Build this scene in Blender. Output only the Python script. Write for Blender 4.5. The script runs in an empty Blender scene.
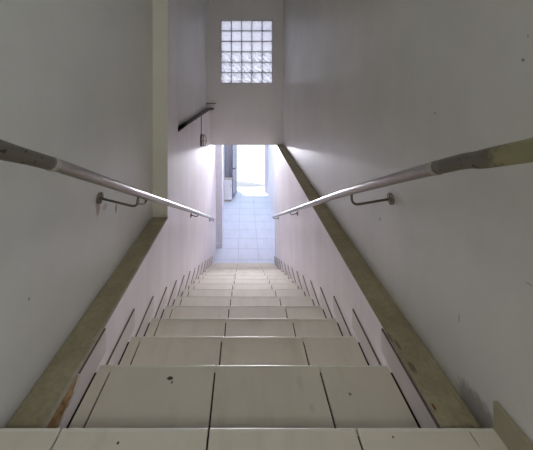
import bpy, bmesh, math, random
from mathutils import Vector, Matrix
random.seed(7)
S = bpy.context.scene
COL = S.collection
PI = math.pi

# ------------------------------------------------------------------ measures
F = 280.0                 # focal length in pixels of the 533 px wide frame
XC, YH = 243.5, 88.0      # vanishing point of the stair direction
CAM = 1.03                # camera above the landing
R_ = 0.18                 # riser
G_ = 0.0012245 * F        # going
C0 = 2.57
W2 = 0.641                # half width between lower walls
WO = 0.768                # half width between upper walls
N = 15                    # risers
FLOOR = -R_ * N           # street level floor
LEDGE = -0.06
CEIL = 2.92
YLAND = 0.003029 * F
YBACK = -2.3
YFAR = 0.0193 * F         # face of the wall with the glass blocks
YPIL0, YPIL1 = 0.00845 * F, 0.00979 * F
YRW = 0.02035 * F         # end of the right lower wall
YPLS = 0.0233 * F         # pilaster on the left of the corridor
YEXIT = 0.0358 * F
def YK(k): return G_ * (k + C0)

# ------------------------------------------------------------------ helpers
def link(o):
    COL.objects.link(o); return o
class MB:
    """collects geometry for one mesh object"""
    def __init__(s): s.bm = bmesh.new()
    def box(s, x0, x1, y0, y1, z0, z1, mi=0, bev=0.0, seg=2):
        b = bmesh.new()
        r = bmesh.ops.create_cube(b, size=1.0)
        bmesh.ops.scale(b, vec=(x1-x0, y1-y0, z1-z0), verts=b.verts)
        bmesh.ops.translate(b, vec=((x0+x1)/2, (y0+y1)/2, (z0+z1)/2), verts=b.verts)
        if bev > 0:
            bmesh.ops.bevel(b, geom=list(b.edges), offset=bev, segments=seg, profile=0.5, affect='EDGES')
        for f in b.faces: f.material_index = mi
        s._merge(b); return s
    def _merge(s, b):
        me = bpy.data.meshes.new('tmp'); b.to_mesh(me); b.free()
        s.bm.from_mesh(me); bpy.data.meshes.remove(me)
    def prism(s, pts, axis, a, b_, mi=0):
        """polygon pts (2D) extruded along axis from a to b_"""
        def mk(p, t):
            if axis == 'X': return (t, p[0], p[1])
            if axis == 'Y': return (p[0], t, p[1])
            return (p[0], p[1], t)
        v0 = [s.bm.verts.new(mk(p, a)) for p in pts]
        v1 = [s.bm.verts.new(mk(p, b_)) for p in pts]
        n = len(pts); fs = []
        fs.append(s.bm.faces.new(v0)); fs.append(s.bm.faces.new(list(reversed(v1))))
        for i in range(n):
            fs.append(s.bm.faces.new((v0[i], v0[(i+1) % n], v1[(i+1) % n], v1[i])))
        for f in fs: f.material_index = mi
        bmesh.ops.recalc_face_normals(s.bm, faces=fs)
        return s
    def tube(s, pts, r, seg=16, mi=0, caps=True, smooth=True):
        """pipe along a polyline; r a number or a list"""
        pts = [Vector(p) for p in pts]
        rr = r if isinstance(r, (list, tuple)) else [r]*len(pts)
        rings = []; up = None
        for i, p in enumerate(pts):
            if i == 0: t = pts[1]-pts[0]
            elif i == len(pts)-1: t = pts[-1]-pts[-2]
            else: t = (pts[i+1]-p).normalized() + (p-pts[i-1]).normalized()
            t.normalize()
            if up is None:
                up = Vector((0,0,1)) if abs(t.z) < 0.9 else Vector((0,1,0))
            n = (up - t*up.dot(t)).normalized(); up = n
            b = t.cross(n)
            rings.append([s.bm.verts.new(p + (n*math.cos(2*PI*j/seg) + b*math.sin(2*PI*j/seg))*rr[i]) for j in range(seg)])
        fs = []
        for a, c in zip(rings, rings[1:]):
            for j in range(seg):
                f = s.bm.faces.new((a[j], a[(j+1)%seg], c[(j+1)%seg], c[j])); f.smooth = smooth; fs.append(f)
        if caps:
            fs.append(s.bm.faces.new(list(reversed(rings[0])))); fs.append(s.bm.faces.new(rings[-1]))
        for f in fs: f.material_index = mi
        bmesh.ops.recalc_face_normals(s.bm, faces=fs)
        return s
    def build(s, name, mats, parent=None, offset=None):
        me = bpy.data.meshes.new(name)
        if offset is not None:
            bmesh.ops.translate(s.bm, vec=-Vector(offset), verts=s.bm.verts)
        s.bm.to_mesh(me); s.bm.free()
        for m in (mats if isinstance(mats, (list, tuple)) else [mats]): me.materials.append(m)
        o = link(bpy.data.objects.new(name, me))
        if parent is not None: o.parent = parent
        return o
def arc(p0, p1, p2, n=6):
    """rounded corner (quadratic) from p0 around p1 to p2"""
    p0, p1, p2 = Vector(p0), Vector(p1), Vector(p2)
    return [p0*(1-t)**2 + p1*2*t*(1-t) + p2*t*t for t in [i/n for i in range(n+1)]]
def smooth_path(pts, n=8):
    """Catmull-Rom through the points"""
    P = [Vector(p) for p in pts]; P = [P[0]*2-P[1]] + P + [P[-1]*2-P[-2]]
    out = []
    for i in range(1, len(P)-2):
        a, b, c, d = P[i-1:i+3]
        for j in range(n):
            t = j/n
            out.append(0.5*((2*b)+(c-a)*t+(2*a-5*b+4*c-d)*t*t+(-a+3*b-3*c+d)*t**3))
    out.append(P[-2]); return out
def empty(name, loc=(0,0,0)):
    o = link(bpy.data.objects.new(name, None)); o.location = loc; o.empty_display_size = 0.1; return o
def tag(o, label=None, cat=None, group=None, kind=None):
    if label: o['label'] = label
    if cat: o['category'] = cat
    if group: o['group'] = group
    if kind: o['kind'] = kind
    return o
def struct(mb, name, mats, label, cat):
    return tag(mb.build(name, mats), label, cat, kind='structure')

# ------------------------------------------------------------------ materials
def newmat(name):
    m = bpy.data.materials.new(name); m.use_nodes = True
    nt = m.node_tree; b = nt.nodes['Principled BSDF']
    return m, nt, b
def N_(nt, t, **kw):
    n = nt.nodes.new(t)
    for k, v in kw.items():
        if k in n.inputs: n.inputs[k].default_value = v
        else: setattr(n, k, v)
    return n
def pos(nt, scale=(1,1,1)):
    g = N_(nt, 'ShaderNodeNewGeometry')
    m = N_(nt, 'ShaderNodeMapping'); m.inputs['Scale'].default_value = scale
    nt.links.new(g.outputs['Position'], m.inputs['Vector'])
    return m.outputs['Vector']
def noise(nt, scale, detail=4, rough=0.6, vscale=(1,1,1)):
    n = N_(nt, 'ShaderNodeTexNoise'); n.inputs['Scale'].default_value = scale
    n.inputs['Detail'].default_value = detail; n.inputs['Roughness'].default_value = rough
    nt.links.new(pos(nt, vscale), n.inputs['Vector']); return n.outputs['Fac']
def ramp(nt, fac, stops):
    r = N_(nt, 'ShaderNodeValToRGB'); e = r.color_ramp.elements
    while len(e) < len(stops): e.new(0.5)
    for i, (p, c) in enumerate(stops):
        e[i].position = p; e[i].color = (*c, 1) if len(c) == 3 else c
    nt.links.new(fac, r.inputs['Fac']); return r.outputs['Color']
def mixc(nt, fac, a, b, mode='MIX'):
    n = N_(nt, 'ShaderNodeMix', data_type='RGBA', blend_type=mode)
    if isinstance(fac, float): n.inputs[0].default_value = fac
    else: nt.links.new(fac, n.inputs[0])
    for i, v in ((6, a), (7, b)):
        if isinstance(v, tuple): n.inputs[i].default_value = (*v, 1) if len(v) == 3 else v
        else: nt.links.new(v, n.inputs[i])
    return n.outputs[2]
def bump(nt, b, fac, strength, dist=0.002):
    n = N_(nt, 'ShaderNodeBump'); n.inputs['Strength'].default_value = strength
    n.inputs['Distance'].default_value = dist
    nt.links.new(fac, n.inputs['Height']); nt.links.new(n.outputs['Normal'], b.inputs['Normal'])
def spot(nt, centre, radius, wob=0.5, stretch=(1,1,1)):
    """1 inside an irregular spot of the surface about a world point"""
    g = N_(nt, 'ShaderNodeNewGeometry')
    sub = N_(nt, 'ShaderNodeVectorMath', operation='SUBTRACT'); sub.inputs[1].default_value = centre
    nt.links.new(g.outputs['Position'], sub.inputs[0])
    mul = N_(nt, 'ShaderNodeVectorMath', operation='MULTIPLY'); mul.inputs[1].default_value = stretch
    nt.links.new(sub.outputs[0], mul.inputs[0])
    ln = N_(nt, 'ShaderNodeVectorMath', operation='LENGTH'); nt.links.new(mul.outputs[0], ln.inputs[0])
    nz = noise(nt, 2.2/radius, 3)
    md = N_(nt, 'ShaderNodeMath', operation='MULTIPLY_ADD')
    nt.links.new(nz, md.inputs[0]); md.inputs[1].default_value = radius*wob*2; md.inputs[2].default_value = -radius*wob
    ad = N_(nt, 'ShaderNodeMath', operation='ADD')
    nt.links.new(ln.outputs['Value'], ad.inputs[0]); nt.links.new(md.outputs[0], ad.inputs[1])
    mr = N_(nt, 'ShaderNodeMapRange'); mr.inputs['From Min'].default_value = radius*0.7
    mr.inputs['From Max'].default_value = radius*1.15
    mr.inputs['To Min'].default_value = 1; mr.inputs['To Max'].default_value = 0
    nt.links.new(ad.outputs[0], mr.inputs['Value'])
    return mr.outputs['Result']

def paint(name, c0, c1, rough=0.6, streak=0.25, spots=(), bs=0.25, spec=0.3):
    m, nt, b = newmat(name)
    n1 = noise(nt, 1.6, 6, 0.62)
    col = ramp(nt, n1, [(0.35, c0), (0.68, c1)])
    if streak:
        n2 = noise(nt, 5.0, 4, 0.6, (1, 1, 0.09))
        s_ = ramp(nt, n2, [(0.32, (0.88, 0.87, 0.88)), (0.62, (1, 1, 1))])
        col = mixc(nt, streak, col, s_, 'MULTIPLY')
    for cen, rad, sc, stretch in spots:
        col = mixc(nt, spot(nt, cen, rad, 0.6, stretch), col, sc)
    nt.links.new(col, b.inputs['Base Color'])
    b.inputs['Roughness'].default_value = rough
    b.inputs['Specular IOR Level'].default_value = spec
    n3 = noise(nt, 22, 5, 0.6); bump(nt, b, n3, bs, 0.004)
    return m

def px(x, y, X):          # world point of pixel (x, y) on the plane at X
    t = X / (x - XC); return (X, t*F, CAM - (y - YH)*t)

M = {}
scuff = (0.25, 0.24, 0.22)
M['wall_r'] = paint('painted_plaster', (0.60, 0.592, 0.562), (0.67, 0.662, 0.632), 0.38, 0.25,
    spots=[(px(380, 219, WO), 0.009, (0.36,0.35,0.34), (1,0.8,1)), (px(459, 318, WO), 0.006, (0.42,0.41,0.40), (1,1.6,0.35)),
           (px(528, 36, WO), 0.003, (0.4,0.4,0.38), (1,1,0.6)), (px(523, 60, WO), 0.005, scuff, (1,1,1)),
           (px(435, 113, WO), 0.006, (0.35,0.34,0.33), (1,1,1)),
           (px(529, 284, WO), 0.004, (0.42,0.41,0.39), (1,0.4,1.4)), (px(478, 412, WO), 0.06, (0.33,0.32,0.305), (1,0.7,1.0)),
           (px(300, 258, W2), 0.02, (0.4,0.38,0.38), (1,0.5,1))], spec=0.4)
M['wall_l'] = paint('painted_plaster_left', (0.60, 0.592, 0.562), (0.67, 0.662, 0.632), 0.42, 0.25,
    spots=[(px(98, 206, -WO), 0.032, (0.36,0.27,0.21), (1,1.4,0.6)), (px(116, 208, -WO), 0.018, (0.17,0.15,0.13), (1,1.6,0.6)),
           (px(29, 299, -WO), 0.005, (0.2,0.22,0.25), (1,1,1)),
           (px(105, 207, -WO), 0.02, (0.48,0.41,0.36), (1,0.8,1.0))], spec=0.4)
M['wall_low'] = paint('lower_wall_paint', (0.74, 0.695, 0.71), (0.83, 0.785, 0.80), 0.5, 0.6)  # lilac cast of the corridor daylight put into the wall colour
M['wall_lf'] = paint('painted_plaster_recess', (0.70, 0.69, 0.69), (0.76, 0.75, 0.75), 0.42, 0.3, spec=0.4)
M['far'] = paint('far_wall_paint', (0.66, 0.65, 0.64), (0.71, 0.70, 0.69), 0.5, 0.2)
M['cor'] = paint('corridor_paint', (0.78, 0.77, 0.80), (0.83, 0.82, 0.85), 0.5, 0.3)
M['pil'] = paint('pillar_paint', (0.60, 0.585, 0.505), (0.66, 0.645, 0.56), 0.5, 0.2)
M['ceil'] = paint('ceiling_paint', (0.70, 0.70, 0.68), (0.75, 0.75, 0.73), 0.8, 0)

def grime(name, c0, c1, c2, spots=()):
    m, nt, b = newmat(name)
    n1 = noise(nt, 5, 8, 0.7); col = ramp(nt, n1, [(0.3, c0), (0.55, c1), (0.78, c2)])
    n2 = noise(nt, 55, 4, 0.7); sp = ramp(nt, n2, [(0.3, (0.7,0.68,0.64)), (0.6, (1,1,1))])
    col = mixc(nt, 0.6, col, sp, 'MULTIPLY')
    for cen, rad, sc, stretch in spots:
        col = mixc(nt, spot(nt, cen, rad, 0.6, stretch), col, sc)
    nt.links.new(col, b.inputs['Base Color']); b.inputs['Roughness'].default_value = 0.7
    b.inputs['Specular IOR Level'].default_value = 0.2
    bump(nt, b, n2, 0.4, 0.003); return m
def onZ(x, y, Z):
    t = (CAM - Z)/(y - YH); return ((x-XC)*t, t*F, Z)
M['ledge'] = grime('grimy_ledge_paint', (0.26,0.235,0.150), (0.35,0.312,0.210), (0.45,0.405,0.285),
    spots=[(onZ(434, 407, LEDGE), 0.011, (0.16,0.06,0.025), (2.2,0.9,1)), (onZ(428, 407, LEDGE), 0.004, (0.16,0.08,0.04), (1,1,1)),
           (onZ(412, 367, LEDGE), 0.012, (0.17,0.14,0.10), (1,0.5,1)), (onZ(398, 345, LEDGE), 0.010, (0.17,0.14,0.10), (1.3,0.4,1)),
           (onZ(390, 337, LEDGE), 0.010, (0.19,0.16,0.11), (1.5,0.4,1))])
M['ledge_dark'] = grime('dark_ledge_tone', (0.115,0.10,0.095), (0.15,0.13,0.12), (0.20,0.175,0.165))  # darker tone than the ledges in front of the pillar
M['lip'] = grime('worn_ledge_edge', (0.30,0.265,0.20), (0.40,0.36,0.29), (0.55,0.51,0.44))
M['brick'] = grime('bare_brick', (0.20,0.115,0.05), (0.40,0.25,0.12), (0.55,0.40,0.22))

def tile(name, c0, c1, rough, spec=0.4, spots=()):
    m, nt, b = newmat(name)
    n1 = noise(nt, 3.5, 6, 0.6); col = ramp(nt, n1, [(0.3, c0), (0.7, c1)])
    n2 = noise(nt, 9, 6, 0.7, (1, 0.25, 1)); s_ = ramp(nt, n2, [(0.28, (0.86,0.84,0.8)), (0.5, (1,1,1))])
    col = mixc(nt, 0.7, col, s_, 'MULTIPLY')
    for cen, rad, sc, stretch in spots:
        col = mixc(nt, spot(nt, cen, rad, 0.6, stretch), col, sc)
    nt.links.new(col, b.inputs['Base Color'])
    rr = ramp(nt, n1, [(0.3, (rough*0.85,)*3), (0.7, (rough*1.2,)*3)])
    nt.links.new(rr, b.inputs['Roughness']); b.inputs['Specular IOR Level'].default_value = spec
    return m
blk = (0.04, 0.035, 0.03)
tsp = [(onZ(170, 378, -R_), 0.010, blk, (0.8,1.2,1)), (onZ(172, 382, -R_), 0.005, blk, (1.5,0.7,1)), (onZ(118, 443, 0), 0.004, blk, (1,1,1)),
       (onZ(350, 394, -R_), 0.006, (0.22,0.2,0.17), (1,1,1)), (onZ(393, 437, 0), 0.003, blk, (1,1,1)),
       (onZ(300, 383, -R_), 0.02, (0.60,0.565,0.48), (1.5,0.6,1)), (onZ(312, 408, -R_), 0.012, (0.59,0.555,0.47), (1,0.7,1)),
       (onZ(282, 427.5, 0), 0.006, blk, (1,1,1)), (onZ(329, 427.5, 0), 0.004, blk, (1,1,1)), (onZ(393, 428, 0), 0.004, blk, (1,1,1)),
       (onZ(471, 434, 0), 0.006, (0.28,0.25,0.19), (3,0.35,1)), (onZ(475, 440, 0), 0.006, (0.28,0.25,0.19), (3,0.35,1))]
M['tile'] = tile('beige_tile', (0.64,0.60,0.515), (0.70,0.66,0.57), 0.5, 0.28, tsp)
M['tile_edge'] = tile('tile_nosing', (0.64,0.62,0.55), (0.72,0.70,0.63), 0.35)
M['skirt'] = tile('skirting_tile', (0.60,0.555,0.54), (0.66,0.615,0.60), 0.4)
M['skirt_y'] = tile('landing_skirting_tile', (0.32,0.295,0.205), (0.38,0.35,0.25), 0.4)
M['floor'] = tile('corridor_tile', (0.62,0.66,0.75), (0.68,0.72,0.81), 0.36, 0.4)  # blue of the sky light put into the tile colour
def plain(name, c, rough=0.5, metal=0.0, spec=0.5):
    m, nt, b = newmat(name)
    n1 = noise(nt, 30, 4); k = 0.82
    col = ramp(nt, n1, [(0.3, tuple(v*k for v in c)), (0.7, c)])
    nt.links.new(col, b.inputs['Base Color'])
    b.inputs['Roughness'].default_value = rough; b.inputs['Metallic'].default_value = metal
    b.inputs['Specular IOR Level'].default_value = spec
    return m
M['grout'] = plain('dark_grout', (0.045,0.040,0.034), 0.9, 0, 0.1)
M['grout_l'] = plain('grey_grout', (0.40,0.40,0.46), 0.8, 0, 0.2)
M['skirt_dark'] = plain('dark_skirting_line', (0.20,0.16,0.13), 0.9, 0, 0.1)  # dark line along the top of each skirting tile
M['metal'] = plain('worn_steel', (0.40,0.37,0.345), 0.33, 0.85)
M['bracket'] = plain('tarnished_steel', (0.24,0.205,0.165), 0.42, 0.75)
M['collar'] = plain('bright_collar', (0.55,0.52,0.45), 0.35, 0.5)
M['glass_lamp'] = plain('frosted_lamp_glass', (0.86,0.85,0.80), 0.25)
M['dark'] = plain('dark_metal', (0.09,0.085,0.08), 0.5, 0.3)
M['white'] = plain('white_laminate', (0.80,0.77,0.76), 0.4)
M['lilac'] = plain('lilac_grey_paint', (0.78,0.77,0.84), 0.5)
M['doorpaint'] = plain('grey_door_paint', (0.27,0.26,0.33), 0.45)
M['conc'] = plain('concrete', (0.55,0.54,0.56), 0.85, 0, 0.2)
M['street'] = plain('sunlit_paving', (0.74,0.73,0.71), 0.9, 0, 0.2)
# olive paint flaking off to bare metal towards +Y
def railpaint(name, yend):
    m, nt, b = newmat(name)
    g = N_(nt, 'ShaderNodeNewGeometry'); sx = N_(nt, 'ShaderNodeSeparateXYZ')
    nt.links.new(g.outputs['Position'], sx.inputs[0])
    nz = noise(nt, 40, 5, 0.65)
    ad = N_(nt, 'ShaderNodeMath', operation='MULTIPLY_ADD'); nt.links.new(nz, ad.inputs[0])
    ad.inputs[1].default_value = 0.10; nt.links.new(sx.outputs['Y'], ad.inputs[2])
    mr = N_(nt, 'ShaderNodeMapRange'); mr.inputs['From Min'].default_value = yend+0.035; mr.inputs['From Max'].default_value = yend+0.055
    nt.links.new(ad.outputs[0], mr.inputs['Value'])
    col = mixc(nt, mr.outputs['Result'], (0.27,0.255,0.135), (0.125,0.108,0.078))
    nz2 = noise(nt, 60, 3, 0.6, (1, 0.6, 1))
    chips = ramp(nt, nz2, [(0.61, (1,1,1)), (0.64, (0.10,0.09,0.08))])
    # chips only around the edge of the paint
    mr2 = N_(nt, 'ShaderNodeMapRange'); mr2.inputs['From Min'].default_value = yend-0.06; mr2.inputs['From Max'].default_value = yend+0.02
    nt.links.new(sx.outputs['Y'], mr2.inputs['Value'])
    ch = mixc(nt, mr2.outputs['Result'], (1,1,1), chips)
    col = mixc(nt, 1.0, col, ch, 'MULTIPLY')
    nt.links.new(col, b.inputs['Base Color']); b.inputs['Roughness'].default_value = 0.42
    return m
# glass block: frosted with a wavy relief
def glassblock(name, wavy):
    m = bpy.data.materials.new(name); m.use_nodes = True; nt = m.node_tree
    for n in list(nt.nodes): nt.nodes.remove(n)
    out = N_(nt, 'ShaderNodeOutputMaterial')
    tr = N_(nt, 'ShaderNodeBsdfTranslucent'); tr.inputs['Color'].default_value = (0.86,0.84,0.87,1)
    gl = N_(nt, 'ShaderNodeBsdfGlossy'); gl.inputs['Roughness'].default_value = 0.35
    tp = N_(nt, 'ShaderNodeBsdfTransparent'); tp.inputs['Color'].default_value = (0.76,0.68,0.70,1)
    # pressed relief in the glass: fine ripple, or bold waves crossing each block
    f = N_(nt, 'ShaderNodeMapRange')
    if wavy:
        w1 = N_(nt, 'ShaderNodeTexWave', wave_type='BANDS', bands_direction='DIAGONAL'); w1.inputs['Scale'].default_value = 5.0
        w1.inputs['Distortion'].default_value = 7; w1.inputs['Detail'].default_value = 1.5; w1.inputs['Detail Scale'].default_value = 1.6
        nt.links.new(pos(nt), w1.inputs['Vector']); src = ramp(nt, w1.outputs['Fac'], [(0.18, (1,1,1)), (0.42, (0,0,0))])
        f.inputs['To Min'].default_value = 0.36; f.inputs['To Max'].default_value = 1.0
    else:
        src = noise(nt, 26, 3, 0.6, (0.5, 1, 1))
        f.inputs['From Min'].default_value = 0.3; f.inputs['From Max'].default_value = 0.7
        f.inputs['To Min'].default_value = 0.38; f.inputs['To Max'].default_value = 0.56
    nt.links.new(src, f.inputs['Value'])
    m1 = N_(nt, 'ShaderNodeMixShader'); nt.links.new(f.outputs['Result'], m1.inputs['Fac'])
    nt.links.new(tp.outputs[0], m1.inputs[1]); nt.links.new(tr.outputs[0], m1.inputs[2])
    m2 = N_(nt, 'ShaderNodeMixShader'); m2.inputs['Fac'].default_value = 0.03
    nt.links.new(m1.outputs[0], m2.inputs[1]); nt.links.new(gl.outputs[0], m2.inputs[2])
    nt.links.new(m2.outputs[0], out.inputs['Surface']); return m
M['block_wavy'] = glassblock('wavy_glass_block', True)
M['block'] = glassblock('rippled_glass_block', False)


# ------------------------------------------------------------------ the shell
T = 0.25
# upper right wall, with a window behind the viewer
mb = MB()
wy0, wy1, wz0, wz1 = -1.45, 0.05, 0.85, 2.15
mb.box(WO, WO+T, wy1, YFAR+0.15, LEDGE, CEIL)
mb.box(WO, WO+T, YBACK, wy0, LEDGE, CEIL)
mb.box(WO, WO+T, wy0, wy1, LEDGE, wz0); mb.box(WO, WO+T, wy0, wy1, wz1, CEIL)
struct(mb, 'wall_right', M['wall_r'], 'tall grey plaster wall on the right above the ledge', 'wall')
mb = MB(); mb.box(-WO-T, -WO, YBACK, YPIL0, LEDGE, CEIL)
struct(mb, 'wall_left', M['wall_l'], 'grey plaster wall on the left in front of the pillar', 'wall')
ZL2 = 0.62
mb = MB(); mb.box(-0.715-T, -0.715, YPIL1, YFAR+0.15, ZL2, CEIL)
struct(mb, 'wall_left_far', M['wall_lf'], 'recessed grey plaster wall on the left between the pillar and the far wall', 'wall')
# lower walls (each wider than the upper one, so that a ledge is left)
mb = MB()
mb.box(-W2-T-0.2, -W2, YLAND-0.02, YPIL0, FLOOR, LEDGE-0.008)
mb.box(-W2-T-0.2, -W2, YPIL0, YPIL1, FLOOR, LEDGE-0.008)
mb.box(-W2-T-0.2, -W2, YPIL1, YFAR, FLOOR, ZL2-0.01)
mb.box(-W2-T-0.2, -W2, YFAR, YPLS, FLOOR, -0.07)
lowl = struct(mb, 'wall_left_lower', M['wall_low'], 'lilac white lower wall along the left side of the stairs', 'wall')
mb = MB(); mb.box(W2, W2+T+0.2, YLAND-0.02, YFAR, FLOOR, LEDGE-0.008); mb.box(W2, W2+T+0.2, YFAR, YRW, FLOOR, -0.07)
struct(mb, 'wall_right_lower', M['wall_low'], 'lilac white lower wall along the right side of the stairs', 'wall')
# ledges
mb = MB(); mb.box(-WO, -W2+0.004, YLAND, YPIL0, LEDGE-0.008, LEDGE, bev=0.003)
mb.box(-W2-0.008, -W2+0.005, YLAND, YPIL0, LEDGE-0.010, LEDGE+0.003, 1, bev=0.003)
struct(mb, 'trim_1', [M['ledge'], M['lip']], 'grimy olive ledge on top of the left lower wall', 'ledge')
mb = MB(); mb.box(W2-0.004, WO, YLAND, YFAR, LEDGE-0.008, LEDGE, bev=0.003)
mb.tube([(WO-0.030, YLAND+0.01, LEDGE+0.000), (WO-0.030, YFAR-0.01, LEDGE+0.000)], 0.004, 6)
struct(mb, 'trim_2', [M['ledge']], 'grimy olive ledge on top of the right lower wall', 'ledge')
mb = MB()
zz = [(YPIL1, -0.02), (3.6, -0.005), (4.6, 0.012), (YFAR, 0.03)]
for (a, za), (b_, zb) in zip(zz, zz[1:]):
    mb.prism([(a, ZL2-0.01), (b_, ZL2-0.01), (b_, ZL2+zb), (a, ZL2+za+0.0)], 'X', -0.715, -W2+0.006)
mb.box(-W2, -W2+0.07, YFAR-0.05, YFAR, ZL2-0.01, ZL2+0.03)
struct(mb, 'trim_3', M['ledge_dark'], 'dark brown ledge rising behind the pillar towards the far wall', 'ledge')
# pillar
mb = MB(); mb.box(-WO-T, -W2, YPIL0, YPIL1, LEDGE-0.008, CEIL, bev=0.0)
for f in mb.bm.faces:
    f.material_index = 1 if f.normal.x > 0.9 else 0
struct(mb, 'trim_4', [M['pil'], M['wall_low']], 'cream plaster pillar standing out of the left wall', 'pillar')
# far wall with the glass block opening
GX0, GX1, GZ0, GZ1 = -0.434, 0.560, 1.126, 2.342
mb = MB(); y0, y1 = YFAR, YFAR+0.15
mb.box(-0.715-T, GX0, y0, y1, -0.07, CEIL); mb.box(GX1, WO+T, y0, y1, -0.07, CEIL)
mb.box(GX0, GX1, y0, y1, -0.07, GZ0); mb.box(GX0, GX1, y0, y1, GZ1, CEIL)
struct(mb, 'wall_far', M['far'], 'grey far wall hanging over the foot of the stairs', 'wall')
# ceiling, wall behind the viewer
mb = MB(); mb.box(-WO-T, WO+T, YBACK-0.2, YFAR+0.15, CEIL, CEIL+0.15)
struct(mb, 'ceiling', M['ceil'], 'white ceiling over the stairwell', 'ceiling')
mb = MB(); mb.box(-WO-T, WO+T, YBACK-0.2, YBACK, 0, CEIL)
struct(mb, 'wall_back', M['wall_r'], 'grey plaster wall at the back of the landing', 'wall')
# window behind the viewer
mb = MB()
for a, b_, c, d in ((wy0, wy1, wz0, wz0+0.05), (wy0, wy1, wz1-0.05, wz1), (wy0, wy0+0.05, wz0+0.05, wz1-0.05), (wy1-0.05, wy1, wz0+0.05, wz1-0.05), ((wy0+wy1)/2-0.02, (wy0+wy1)/2+0.02, wz0+0.05, wz1-0.05)):
    mb.box(WO+0.08, WO+0.13, a, b_, c, d)
struct(mb, 'window_2', M['white'], 'white window frame in the right wall of the landing', 'window')
# corridor
CR = 0.875
mb = MB(); mb.box(CR, CR+0.3, YRW, YEXIT+0.2, FLOOR, -0.07); mb.box(W2, CR, YRW-0.001, YRW, FLOOR, -0.07)
struct(mb, 'wall_right_corridor', M['cor'], 'bright white wall on the right of the street level corridor', 'wall')
mb = MB(); mb.box(-W2-0.4, -W2, YPLS, YEXIT, FLOOR, -0.07)
struct(mb, 'wall_left_corridor', M['cor'], 'bright white wall on the left of the street level corridor', 'wall')
mb = MB(); mb.box(-W2-0.05, -0.498, YPLS, YPLS+0.16, FLOOR, -0.07)
mb.box(-W2-0.05, -0.490, YPLS-0.012, YPLS, FLOOR, FLOOR+0.12)
struct(mb, 'trim_5', M['lilac'], 'lilac grey pilaster at the foot of the stairs on the left', 'pilaster')
mb = MB(); mb.box(-1.1, 1.14, YFAR+0.15, YEXIT+0.3, -0.07, 0.10); 
struct(mb, 'ceiling_corridor', M['ceil'], 'white ceiling slab of the street level corridor', 'ceiling')
# wall with the street door
DX0, DX1 = -0.235, 0.76
DZ = FLOOR + 2.25
mb = MB(); mb.box(-1.1, DX0-0.0, YEXIT, YEXIT+0.2, FLOOR, -0.07); mb.box(DX0, CR, YEXIT, YEXIT+0.2, DZ, -0.07)
struct(mb, 'wall_exit', M['cor'], 'white wall around the street door', 'wall')
mb = MB(); mb.box(DX1, CR, YEXIT-0.03, YEXIT+0.2, FLOOR, DZ, bev=0.004)
struct(mb, 'door_1', M['lilac'], 'lilac grey right jamb of the open street door', 'door')

# ------------------------------------------------------------------ floors
JX = (-0.560, -0.115, 0.330)     # joints of the 45 cm tiles
def cuts(lo, hi, j0, step):
    j = j0
    while j - step > lo + 0.02: j -= step
    xs = [lo]
    while j < hi - 0.02:
        if j > lo + 0.02: xs.append(j)
        j += step
    xs.append(hi); return xs
mb = MB()
mb.box(-WO, WO, YBACK, YLAND-0.012, -0.2, -0.010, 1)
gx = cuts(-WO, WO, JX[0]+0.010, 0.445); gy = [YBACK, -1.7, -1.25, -0.80, -0.35, 0.10, 0.50, YLAND]
for a, b_ in zip(gx, gx[1:]):
    for c, d in zip(gy, gy[1:]):
        mb.box(a+0.003, b_-0.003, c+0.0025, d-0.0025, -0.010, 0, 0, bev=0.0012, seg=1)
    mb.box(a+0.003, b_-0.003, YLAND-0.009, YLAND, -0.0098, 0.0006, 2, bev=0.002)
struct(mb, 'floor', [M['tile'], M['grout'], M['tile_edge']], 'beige tiled landing at the top of the stairs', 'floor')
mb = MB()
YF0 = YK(14) - 0.02
mb.box(-W2, CR, YF0, YEXIT+0.4, FLOOR-0.2, FLOOR-0.006, 1)
gx = [-W2, JX[1]-0.445, JX[1], JX[2], CR]; gx = [-W2, JX[1], JX[2], CR]
ry = [YF0]; y = 6.08
while y < YEXIT+0.39: ry.append(y); y += 0.432
ry.append(YEXIT+0.4)
for a, b_ in zip(gx, gx[1:]):
    for c, d in zip(ry, ry[1:]):
        mb.box(a+0.003, b_-0.003, c+0.004, d-0.004, FLOOR-0.006, FLOOR, 0)
struct(mb, 'floor_corridor', [M['floor'], M['grout_l']], 'pale bluish tiled floor of the street level corridor', 'floor')
# landing skirting on the right wall
mb = MB(); mb.box(WO-0.014, WO, YBACK, YLAND, 0, 0.085, bev=0.003)
struct(mb, 'baseboard_right', M['skirt_y'], 'yellowish skirting tile on the right wall of the landing', 'baseboard')

# ------------------------------------------------------------------ the stairs
st = tag(empty('staircase', (0, YK(7), FLOOR)), 'flight of beige tiled stairs running down to the corridor', 'stairs')
O = (0, YK(7), FLOOR)
for k in range(1, N):
    y0 = (YLAND if k == 1 else YK(k-1)) - 0.022; y1 = YK(k); zt = -R_*k
    mb = MB()
    mb.box(-W2+0.0015, W2-0.0015, y0+0.002, y1-0.022, FLOOR, zt-0.012, 1)
    jit = random.uniform(-0.006, 0.006)
    gx = [-W2+0.013, JX[0]-0.008+jit, JX[1]-0.005+jit, JX[2]+jit, W2-0.013]
    for a, b_ in zip(gx, gx[1:]):
        g = 0.0035
        mb.box(a+g, b_-g, y0+0.004, y1-0.008, zt-0.012, zt+random.uniform(-0.0008, 0.0004), 0, bev=0.0012, seg=1)
        mb.box(a+g, b_-g, y1-0.0082, y1+random.uniform(-0.002, 0.001), zt-0.012, zt+0.0007, 2, bev=0.002)
        mb.box(a+g, b_-g, y1-0.022, y1-0.012, zt-R_+0.001, zt-0.0125, 0)
    mb.build('step', [M['tile'], M['grout'], M['tile_edge']], st, O)
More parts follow.
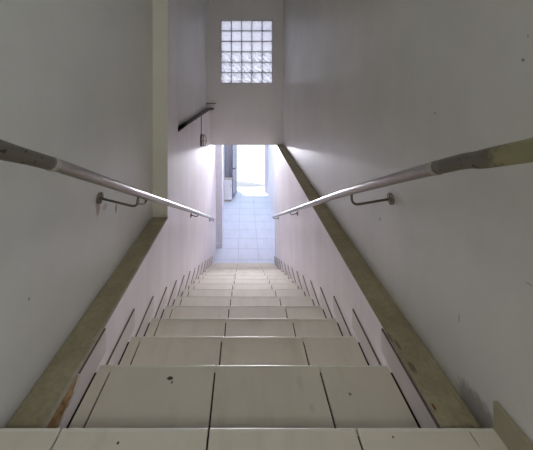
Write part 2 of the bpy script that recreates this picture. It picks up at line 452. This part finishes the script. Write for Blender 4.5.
for s in (-1, 1):
    for k in range(1, N):
        y0 = (YLAND if k == 1 else YK(k-1)) - 0.012; y1 = YK(k) + 0.18*G_; zt = -R_*k
        xo, xi = s*(W2-0.0015), s*(W2-0.0095)
        mb = MB()
        a, b_ = min(xo, xi), max(xo, xi)
        if s < 0 and k == 1:          # a piece of this one has broken off
            ya = 1.085
            pts = [(y0, zt+0.001), (y1, zt+0.001), (y1, zt+0.103), (ya, zt+0.103), (ya-0.02, zt+0.080), (1.03,zt+0.066), (0.98, zt+0.052), (0.90, zt+0.040), (y0, zt+0.03)]
            mb.prism(pts, 'X', a, b_, 0)
            mb.box(a-0.000, b_-0.0015, ya, y1, zt+0.103, zt+0.107, 1)
        else:
            mb.box(a, b_, y0, y1, zt+0.001, zt+0.100, 0, bev=0.001, seg=1)
            mb.box(min(xo, s*(W2-0.0080)), max(xo, s*(W2-0.0080)), y0, y1+0.001, zt+0.100, zt+0.1055, 1)
        mb.build('skirting_tile', [M['skirt'], M['skirt_dark']], st, O)
# bare brick where the skirting broke off
mb = MB()
pts = [(YLAND-0.01, -0.146), (0.90, -0.136), (0.98, -0.124), (1.03, -0.110), (1.062, -0.096), (1.078, -0.076), (1.065, -0.069), (1.0, -0.069), (YLAND-0.01, -0.069)]
mb.prism(pts, 'X', -W2, -W2+0.004)
for i in range(26):
    yy = random.uniform(0.86, 1.03); zb = -0.142 + (yy-0.86)*0.15; zc = random.uniform(zb+0.012, -0.078); q = random.uniform(0.004, 0.009)
    mb.box(-W2, -W2+random.uniform(0.006, 0.013), yy-q*1.6, yy+q*1.6, max(zb, zc-q), min(-0.070, zc+q), 0, bev=0.0018, seg=1)
o = mb.build('bare_brick', M['brick'], lowl); o['label'] = 'brown brick where the skirting broke off'

# ------------------------------------------------------------------ handrails
RX = 0.55
def rp(x, y, s):
    t = RX / abs(x - XC); return Vector((s*RX, t*F, CAM - (y-YH)*t))
def handrail(s, pixels, collar_px, chips_y, brackets, label):
    pts = [rp(x, y, s) for x, y in pixels]
    d = (pts[1]-pts[0]).normalized()
    e = pts[0] + (pts[0]-pts[1]).normalized()*0.17
    start = [e + Vector((0, -1.0, 0.02)), e + Vector((0, -0.28, 0.014))] + [e]
    path = smooth_path(start + pts, 10)
    root = tag(empty('handrail', (s*RX, 2.0, FLOOR+0.9)), label, 'handrail')
    off = Vector((s*RX, 2.0, FLOOR+0.9))
    cp = rp(*collar_px, s)
    metal = [p for p in path if p.y > chips_y]
    ptd = [p for p in path if p.y <= chips_y]
    # exact join
    a, b_ = ptd[-1], metal[0]; t = (chips_y-a.y)/(b_.y-a.y); j = a.lerp(b_, t)
    MB().tube([j]+metal, 0.0185, 20).build('rail_pipe', M['metal'], root, off)
    n = len(ptd)
    rad = [0.0215]*n + [0.0185]
    for i, p in enumerate(ptd):
        q = min(1, max(0, (chips_y - 0.07 - p.y)/0.13)); rad[i] = 0.0185 + 0.0030*q*q*(3-2*q)
    MB().tube(ptd+[j], rad, 20).build('painted_end', railpaint('olive_rail_paint', 0.60 if s < 0 else 0.60), root, off)['label'] = 'olive painted end with flaking edge'
    # collar
    for q, p in enumerate(path[:-1]):
        if p.y <= cp.y <= path[q+1].y: dv = (path[q+1]-p).normalized(); c = p.lerp(path[q+1], (cp.y-p.y)/(path[q+1].y-p.y))
    MB().tube([c-dv*0.006, c+dv*0.0], 0.0205, 20).tube([c+dv*0.005, c+dv*0.010], 0.0200, 20).build('collar', M['collar'], root, off)
    for (y, wall, dz) in brackets:
        for q, p in enumerate(path[:-1]):
            if p.y <= y <= path[q+1].y: c = p.lerp(path[q+1], (y-p.y)/(path[q+1].y-p.y))
        c = c.copy(); top = c - Vector((0,0,0.016)); low = c - Vector((0,0,dz))
        wl = Vector((s*wall, y+0.03, low.z+(0.012 if dz < 0.06 else 0.038 if s < 0 else 0.022))); 
        el = low + (wl-low).normalized()*0.045
        pth = [top] + arc(low+Vector((0,0,0.04 if dz > 0.06 else 0.02)), low, el, 6) + [wl]
        r = 0.0062
        br = MB().tube(pth, r, 10)
        br.build('bracket', M['bracket'], root, off)
        fl = MB().tube([(s*wall, wl.y, wl.z), (s*(wall-0.008), wl.y, wl.z)], 0.030, 20)
        fl.tube([(s*(wall-0.008), wl.y, wl.z), (s*(wall-0.016), wl.y, wl.z)], [0.016, 0.009], 14)
        for q in (-1, 1):
            fl.tube([(s*(wall-0.008), wl.y+q*0.004, wl.z+q*0.021), (s*(wall-0.0125), wl.y+q*0.004, wl.z+q*0.021)], 0.0055, 8)
        fl.build('flange', M['bracket'], root, off)
    if s < 0:       # extra strap under the left rail at its long bracket
        p0, p1, p2, p3 = [rp(x, y, s) for x, y in ((138.5,196.5), (137,203.5), (145,204), (147.5,197))]
        MB().tube([p0]+arc(p0.lerp(p1, .7), p1, p1.lerp(p2, .35))+arc(p1.lerp(p2, .65), p2, p2.lerp(p3, .35))+[p3], 0.006, 10).build('strap', M['bracket'], root, off)
    return root
handrail(-1, [(0,150), (52,164), (96,178.5), (139,193.5), (190,210.5), (214,219)], (52.5,163.5), 0.795,
         [(1.462, WO, 0.075), (3.375, W2, 0.045), (5.20, W2, 0.045)],
         'worn metal handrail on the left wall passing in front of the pillar')
handrail(1, [(533,150), (482,159.3), (436,168), (340,194.2), (300,208), (273,217)], (436,168), 0.795,
         [(1.425, WO, 0.075), (3.28, W2, 0.045), (5.10, W2, 0.045)],
         'worn metal handrail on the right wall with a broad olive end')

# ------------------------------------------------------------------ glass block window
nx, nz = 5, 6
win = MB()
bw, bh = (GX1-GX0)/nx, (GZ1-GZ0)/nz
yb0, yb1 = YFAR+0.012, YFAR+0.092
j = 0.0055
for i in range(nx+1):
    x = GX0 + i*bw; win.box(max(GX0, x-j), min(GX1, x+j), yb0, yb1, GZ0, GZ1)
for i in range(nz+1):
    z = GZ0 + i*bh
    for q in range(nx):
        win.box(GX0+q*bw+j, GX0+(q+1)*bw-j, yb0, yb1, max(GZ0, z-j), min(GZ1, z+j))
w1 = struct(win, 'window_1', plain('grey_mortar', (0.22,0.22,0.24), 0.8), 'glass block window high in the far wall', 'window')
gb = MB()
for i in range(nx):
    for q in range(nz):
        x, z = GX0+i*bw, GZ0+q*bh
        gb.box(x+j, x+bw-j, yb0-0.004, yb1-0.02, z+j, z+bh-j, 0 if q > 2 else 1, bev=0.004)
gb.build('glass_blocks', [M['block'], M['block_wavy']], w1)

# ------------------------------------------------------------------ small things on the walls
# bulkhead lamp with its cable on the left lower wall
ly, lz = 4.20, 0.245
bl = tag(empty('bulkhead_lamp', (-W2, ly, lz)), 'small oval caged lamp on the left lower wall under a hanging cable', 'lamp')
O2 = (-W2, ly, lz)
def oval(mb, x0, x1, hy, hz, mi=0, top=1.0, seg=24):
    def ring(x, k): return [mb.bm.verts.new((x, ly+math.copysign(abs(math.cos(t))**0.8, math.cos(t))*hy*k, lz+math.copysign(abs(math.sin(t))**0.8, math.sin(t))*hz*k)) for t in [2*PI*i/seg for i in range(seg)]]
    rs = [ring(x0, 1), ring(x0+(x1-x0)*0.5, 0.97*top+0.03), ring(x0+(x1-x0)*0.85, 0.78*top+0.1*(1-top)), ring(x1, 0.35)]
    fs = []
    for a, b_ in zip(rs, rs[1:]):
        for i in range(seg):
            f = mb.bm.faces.new((a[i], a[(i+1)%seg], b_[(i+1)%seg], b_[i])); f.smooth = True; fs.append(f)
    fs.append(mb.bm.faces.new(list(reversed(rs[0])))); fs.append(mb.bm.faces.new(rs[-1]))
    bmesh.ops.recalc_face_normals(mb.bm, faces=fs); return mb
oval(MB(), -W2, -W2+0.03, 0.062, 0.092).build('base', M['dark'], bl, O2)
oval(MB(), -W2+0.022, -W2+0.078, 0.052, 0.080).build('lamp_glass', M['glass_lamp'], bl, O2)
cg = MB()
def loop(x, ky, kz): return [(x, ly+math.cos(t)*0.056*ky, lz+math.sin(t)*0.085*kz) for t in [2*PI*i/24 for i in range(25)]]
cg.tube(loop(-W2+0.045, 1, 1), 0.004, 6)
for q in (-1, 1):
    cg.tube([(-W2+0.02, ly+q*0.057, lz), (-W2+0.05, ly+q*0.055, lz), (-W2+0.082, ly+q*0.030, lz), (-W2+0.084, ly, lz)], 0.0035, 6)
cg.tube([(-W2+0.02, ly, lz-0.088), (-W2+0.06, ly, lz-0.08), (-W2+0.084, ly, lz-0.035), (-W2+0.084, ly, lz+0.035), (-W2+0.06, ly, lz+0.08), (-W2+0.02, ly, lz+0.088)], 0.0035, 6)
cg.build('cage', M['dark'], bl, O2)
MB().tube([(-W2+0.008, ly, lz+0.09), (-W2+0.008, ly+0.004, ZL2-0.01)], 0.0055, 8).build('cable', M['dark'], bl, O2)
# hook rod sticking out near the far corner
zr = CAM - 15.3*0.0193
mb = MB(); mb.tube([(-0.715, YFAR-0.03, zr), (-0.53, YFAR-0.03, zr)], 0.009, 10)
tag(mb.build('rod', M['bracket'], None), 'short grey rod sticking out of the left wall above the dark ledge', 'rod')
# round pipe end in the top corner
mb = MB(); mb.tube([(-0.652, YFAR, 2.745), (-0.652, YFAR-0.035, 2.745), (-0.652, YFAR-0.05, 2.745)], [0.068, 0.068, 0.050], 20)
mb.tube([(-0.652, YFAR-0.02, 2.80), (-0.652, YFAR-0.02, CEIL)], 0.014, 10)
tag(mb.build('junction_box', M['ceil']), 'small round junction box in the top left corner of the far wall', 'junction box')

# ------------------------------------------------------------------ things by the street door
cy = 9.18
cb = tag(empty('cabinet', (-0.515, cy, FLOOR)), 'low white cabinet on the left beside the street door', 'cabinet')
O3 = (-0.515, cy, FLOOR); ch = 0.745
MB().box(-W2+0.002, -0.385, cy, cy+0.155, FLOOR+0.07, FLOOR+ch-0.025).build('body', M['white'], cb, O3)
MB().box(-W2+0.002, -0.378, cy-0.012, cy+0.16, FLOOR+ch-0.025, FLOOR+ch, bev=0.003).build('top', plain('beige_top', (0.62,0.55,0.48), 0.4), cb, O3)
MB().box(-W2+0.01, -0.40, cy+0.03, cy+0.14, FLOOR, FLOOR+0.07).build('plinth', plain('brown_plinth', (0.40,0.33,0.24), 0.6), cb, O3)
d = MB().box(-W2+0.012, -0.393, cy-0.012, cy, FLOOR+0.085, FLOOR+ch-0.035, bev=0.003).build('door', M['white'], cb, O3)
hd = MB().tube([(-0.42, cy-0.013, FLOOR+0.48), (-0.42, cy-0.028, FLOOR+0.49), (-0.42, cy-0.028, FLOOR+0.57), (-0.42, cy-0.013, FLOOR+0.58)], 0.005, 8).build('handle', M['bracket'], d, O3)
# open door leaf, standing nearly edge-on
dl = tag(empty('door_leaf', (-0.25, YEXIT-0.02, FLOOR)), 'grey street door leaf standing open beside the white cabinet', 'door')
dl.rotation_euler = (0, 0, 0)
O4 = (-0.25, YEXIT-0.02, FLOOR)
H = 2.15
# leaf runs back from the jamb towards the viewer, slightly turned to show its face
def leaf(mb, u0, u1, t0, t1, z0, z1, mi=0, bev=0.0):
    b = bmesh.new(); bmesh.ops.create_cube(b, size=1.0)
    bmesh.ops.scale(b, vec=(t1-t0, u1-u0, z1-z0), verts=b.verts)
    bmesh.ops.translate(b, vec=((t0+t1)/2, -(u0+u1)/2, (z0+z1)/2), verts=b.verts)
    if bev: bmesh.ops.bevel(b, geom=list(b.edges), offset=bev, segments=2, affect='EDGES')
    bmesh.ops.rotate(b, cent=(0,0,0), matrix=Matrix.Rotation(math.radians(-12), 3, 'Z'), verts=b.verts)
    for f in b.faces: f.material_index = mi
    mb._merge(b); return mb
L = 0.555
p = leaf(MB(), 0, L, -0.035, 0.0, 0.012, H).build('panel', M['doorpaint'], dl)
m2 = MB()
for a, b_, c, d_ in ((0.02, L-0.02, 0.82, 0.90), (0.02, L-0.02, 0.03, 0.15), (0.0, 0.08, 0.03, H-0.03), (L-0.08, L, 0.03, H-0.03)):
    leaf(m2, a, b_, -0.043, 0.008, c, d_, 0, 0.002)
m2.build('frame', M['doorpaint'], dl)
m3 = MB(); leaf(m3, L-0.065, L-0.035, 0.008, 0.06, 0.98, 1.005); leaf(m3, L-0.16, L-0.035, 0.05, 0.07, 0.98, 1.005)
m3.build('handle', M['dark'], dl)

# ------------------------------------------------------------------ the street
mb = MB(); mb.box(-9, 9, YEXIT+0.4, YEXIT+0.62, FLOOR-0.2, FLOOR-0.005)
struct(mb, 'ground_threshold', M['conc'], 'pale threshold outside the street door', 'ground')
yk = YEXIT+0.62
mb = MB()
mb.prism([(-9, FLOOR-0.2), (9, FLOOR-0.2), (9, FLOOR+0.06), (0.76, FLOOR+0.075), (-0.25, FLOOR+0.20), (-9, FLOOR+0.25)], 'Y', yk, 40)
struct(mb, 'ground_street', M['street'], 'blinding sunlit paving beyond the street door', 'ground')

# ------------------------------------------------------------------ light
w = bpy.data.worlds.new('world'); S.world = w; w.use_nodes = True
bg = w.node_tree.nodes['Background']; bg.inputs['Color'].default_value = (0.68, 0.84, 1.0, 1); bg.inputs['Strength'].default_value = 1.9
def area(name, loc, size, rot, energy=0, col=(1,1,1), portal=False, spread=None):
    l = bpy.data.lights.new(name, 'AREA'); l.shape = 'RECTANGLE'; l.size, l.size_y = size
    l.energy = energy; l.color = col
    if spread: l.spread = math.radians(spread)
    if portal: l.cycles.is_portal = True
    o = link(bpy.data.objects.new(name, l)); o.location = loc; o.rotation_euler = rot; return o
area('door_daylight', ((DX0+DX1)/2, YEXIT+0.22, (FLOOR+DZ)/2), (DX1-DX0, DZ-FLOOR), (-PI/2, 0, 0), portal=True)
area('block_daylight', ((GX0+GX1)/2, YFAR+0.16, (GZ0+GZ1)/2), (GX1-GX0, GZ1-GZ0), (-PI/2, 0, 0), portal=True)
area('landing_daylight', (WO+T+0.01, (wy0+wy1)/2, (wz0+wz1)/2), (wz1-wz0, wy1-wy0), (0, PI/2, 0), portal=True)
sun = bpy.data.lights.new('sun', 'SUN'); sun.energy = 5.0; sun.angle = 0.01; sun.color = (1, 0.98, 0.94)
so = link(bpy.data.objects.new('sun', sun)); so.rotation_euler = (math.radians(-13), math.radians(-8), 0)
# fill light added above and behind the viewer, without a fixture
area('landing_fill', (0.42, -1.85, CEIL-0.06), (0.6, 0.5), (math.radians(25), 0, 0), energy=31, col=(1.0, 0.98, 0.90))
# fill lights added to brighten corridor and stairs, hidden by the far wall
area('stair_foot_fill', (0.10, YFAR+2.3, -0.29), (1.3, 0.38), (math.radians(-96), 0, 0), energy=66, col=(0.90, 0.89, 1.0), spread=78)
area('corridor_fill', (0.1, YFAR+2.7, -0.20), (1.0, 0.5), (math.radians(42), 0, 0), energy=17, col=(0.66, 0.75, 1.0))

# ------------------------------------------------------------------ camera
cd = bpy.data.cameras.new('camera'); cd.sensor_fit = 'HORIZONTAL'; cd.sensor_width = 36
cd.lens = 36*F/533; cd.shift_x = (266.5-XC)/533; cd.shift_y = -(225-YH)/533
cd.clip_start = 0.02
co = link(bpy.data.objects.new('camera', cd)); co.location = (0, 0, CAM); co.rotation_euler = (PI/2, 0, 0)
S.camera = co
vs = S.view_settings
vs.view_transform = 'Standard'; vs.look = 'None'; vs.gamma = 1.0; vs.exposure = 0.0; vs.use_curve_mapping = False
S.cycles.max_bounces = 16; S.cycles.diffuse_bounces = 10; S.cycles.transparent_max_bounces = 12
S.cycles.sample_clamp_indirect = 6.0
